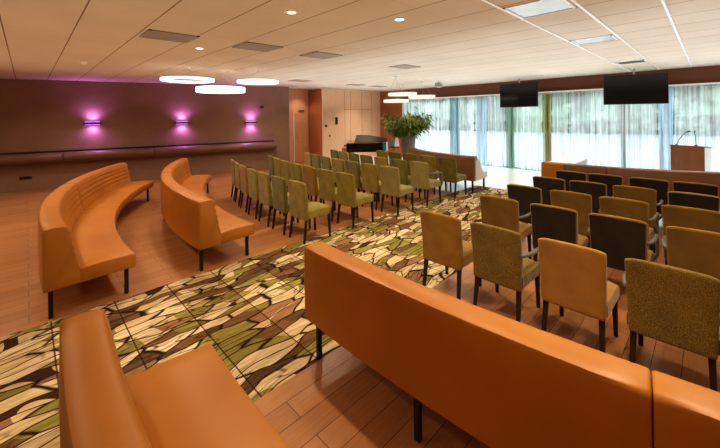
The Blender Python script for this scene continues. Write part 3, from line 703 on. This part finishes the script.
ms = Vector((9.05, 8.95, 0)) + Rv * 1.0 - Fv * 0.2
root = empty('music_stand', ms, pa)
MB().tube([(0, 0, 0.02), (0, 0, 0.8)], 0.012, 8).build('pole', MT['black'], root)
m = MB()
for k in range(3): a = 2 * math.pi * k / 3; m.tube([(0, 0, 0.2), (0.22 * math.cos(a), 0.22 * math.sin(a), 0.01)], 0.009, 6)
m.build('tripod', MT['black'], root); MB().box(-0.16, -0.03, 0.74, 0.2, 0.0, 0.78).build('ledge', MT['black'], root)
tag(root, 'black music stand right of the piano', 'music stand')
root = empty('folder', ms + Vector((0, 0, 0.0)), pa); MB().box(-0.15, -0.028, 0.78, 0.0, -0.008, 1.03, 0.003).build('cover', MT['teal'], root)
MB().box(-0.145, -0.025, 0.785, 0.004, -0.012, 1.025).build('pages', MT['white'], root)
tag(root, 'teal folder upright on the music stand by the piano', 'folder')
root = empty('paper_sheet', ms, pa); MB().hexa([(0.02, -0.026, 0.78), (0.2, -0.026, 0.78), (0.2, -0.02, 0.78), (0.02, -0.02, 0.78)], [(0.06, -0.01, 1.1), (0.16, -0.01, 1.1), (0.16, -0.004, 1.1), (0.06, -0.004, 1.1)]).build('sheet', MT['white'], root)
tag(root, 'white paper sheet upright right of the teal folder', 'paper')

# ------------------------------------------------------------------ plant
PL = Vector((10.45, 8.1, 0))
root = empty('potted_plant', PL)
MB().lathe([(0.17, 0.0), (0.18, 0.02), (0.26, 0.7), (0.295, 1.12), (0.295, 1.15), (0.27, 1.15), (0.265, 1.1)], 32).build('planter', MT['pot'], root, smooth=True)
MB().lathe([(0.265, 1.1), (0.2, 1.115), (0.05, 1.12)], 24).build('soil', MT['soil'], root)
m = MB(); rnd = random.Random(11); tips = []
for k in range(16):
    a = 2 * math.pi * k / 16 + rnd.uniform(-0.2, 0.2); r = rnd.uniform(0.3, 0.8); h = rnd.uniform(0.45, 0.85)
    pts = [(0.03 * math.cos(a), 0.03 * math.sin(a), 1.08)]
    for s in (0.3, 0.6, 1.0): pts.append((r * s * math.cos(a), r * s * math.sin(a), 1.1 + h * (1.35 * s - 0.45 * s * s)))
    m.tube(pts, [0.018, 0.014, 0.01, 0.006], 6); tips.append(pts)
m.build('stems', MT['bark'], root)
t = bmesh.new()
def leafquad(c, dirv, up, L, W):
    side = dirv.cross(up).normalized() * W; d = dirv.normalized() * L; dn = Vector((0, 0, -1))
    ps = [c, c + d * 0.35 + side, c + d * 0.35 - side, c + d * 0.7 + side * 0.8 + dn * L * 0.1, c + d * 0.7 - side * 0.8 + dn * L * 0.1, c + d + dn * L * 0.28]
    v = [t.verts.new(p) for p in ps]; t.faces.new((v[0], v[2], v[1])); t.faces.new((v[1], v[2], v[4], v[3])); t.faces.new((v[3], v[4], v[5]))
for pts in tips:
    for rep in range(170):
        s = rnd.uniform(0.35, 1.15); i = min(2, int(s * 3) if s < 1 else 2)
        a, b = Vector(pts[i]), Vector(pts[i + 1]); c = a.lerp(b, (s * 3 - i) if s < 1 else 1.0)
        c += Vector((rnd.gauss(0, 0.13), rnd.gauss(0, 0.13), rnd.gauss(0, 0.11)))
        rad = Vector((c.x, c.y, 0)); rad = rad.normalized() if rad.length > 0.01 else Vector((1, 0, 0))
        d = (rad + Vector((rnd.gauss(0, 0.6), rnd.gauss(0, 0.6), rnd.uniform(-1.3, 0.25)))).normalized()
        leafquad(c, d, Vector((rnd.gauss(0, 0.3), rnd.gauss(0, 0.3), 1)), rnd.uniform(0.13, 0.24), rnd.uniform(0.022, 0.038))
MB()._merge(t).build('foliage', MT['leaf'], root)
tag(root, 'bushy green plant in a tall grey planter before the window end wall', 'plant')

# ------------------------------------------------------------------ light
wd = bpy.data.worlds.new('sky'); SC.world = wd; wd.use_nodes = True; nt = wd.node_tree
bg = nt.nodes['Background']; bg.inputs[0].default_value = (0.80, 0.90, 1.0, 1); bg.inputs[1].default_value = 5.0
for a, b in ((9.6, 4.9), (4.9, 1.7), (1.7, -5.9)):
    l = bpy.data.lights.new('sky_portal', 'AREA'); l.shape = 'RECTANGLE'; l.size = 2.5; l.size_y = a - b; l.cycles.is_portal = True
    o = bpy.data.objects.new('sky_portal', l); COL.objects.link(o); o.location = (PW + 0.14, (a + b) / 2, 1.32); o.rotation_euler = (0, R_(90), 0)
def spot(p, q, e, col=(1.0, 0.83, 0.60), size=150, z=C - 0.03, blend=1.0):
    l = bpy.data.lights.new('downlight_and_fill', 'SPOT'); l.energy = e; l.color = col; l.spot_size = R_(size); l.spot_blend = blend; l.shadow_soft_size = 0.04
    o = bpy.data.objects.new('downlight_and_fill', l); COL.objects.link(o); o.location = (p, q, z)
for p in (-3, -0.5, 1.99, 4.5, 7.0, 9.5):
    for q in (0.3, 3.1, 5.69, 8.3):
        e = (90 if q > 3 else 60) if p < 5 else 34
        if p < 0 and q < 5: e = 26
        spot(p, q, e)
spot(-2.5, 11, 75); spot(0.5, 11, 75)
spot(11.75, 7.9, 14, size=60); spot(11.75, 6.2, 14, size=60); spot(11.5, 10.0, 45, size=70); spot(8.1, 11.6, 30, size=110); spot(10.2, 10.1, 75, size=120); spot(5.6, 9.9, 60); spot(2.6, 0.1, 80); spot(2.4, 1.6, 40)  # some are added fill without fixtures, brightening left wall, back wall and front bench
def area_fill(p0, p1, q0, q1, e, col):  # added area fill floating below the ceiling, no fitting there
    l = bpy.data.lights.new('fill_uplight', 'AREA'); l.shape = 'RECTANGLE'; l.size = p1 - p0; l.size_y = q1 - q0; l.energy = e; l.color = col
    o = bpy.data.objects.new('fill_uplight', l); COL.objects.link(o); o.location = ((p0 + p1) / 2, (q0 + q1) / 2, 2.12); o.rotation_euler = (R_(180), 0, 0)
area_fill(-4, 4.5, -4, 10.5, 80, (1.0, 0.82, 0.58))
area_fill(4.5, 11.5, -4, 10.3, 190, (0.94, 0.97, 1.0))

SC.view_settings.view_transform = 'Standard'; SC.view_settings.look = 'Medium High Contrast'; SC.view_settings.exposure = 0.42
SC.cycles.max_bounces = 8; SC.cycles.diffuse_bounces = 5; SC.cycles.transparent_max_bounces = 24; SC.cycles.sample_clamp_indirect = 6.0
SC.cycles.caustics_reflective = False; SC.cycles.caustics_refractive = False
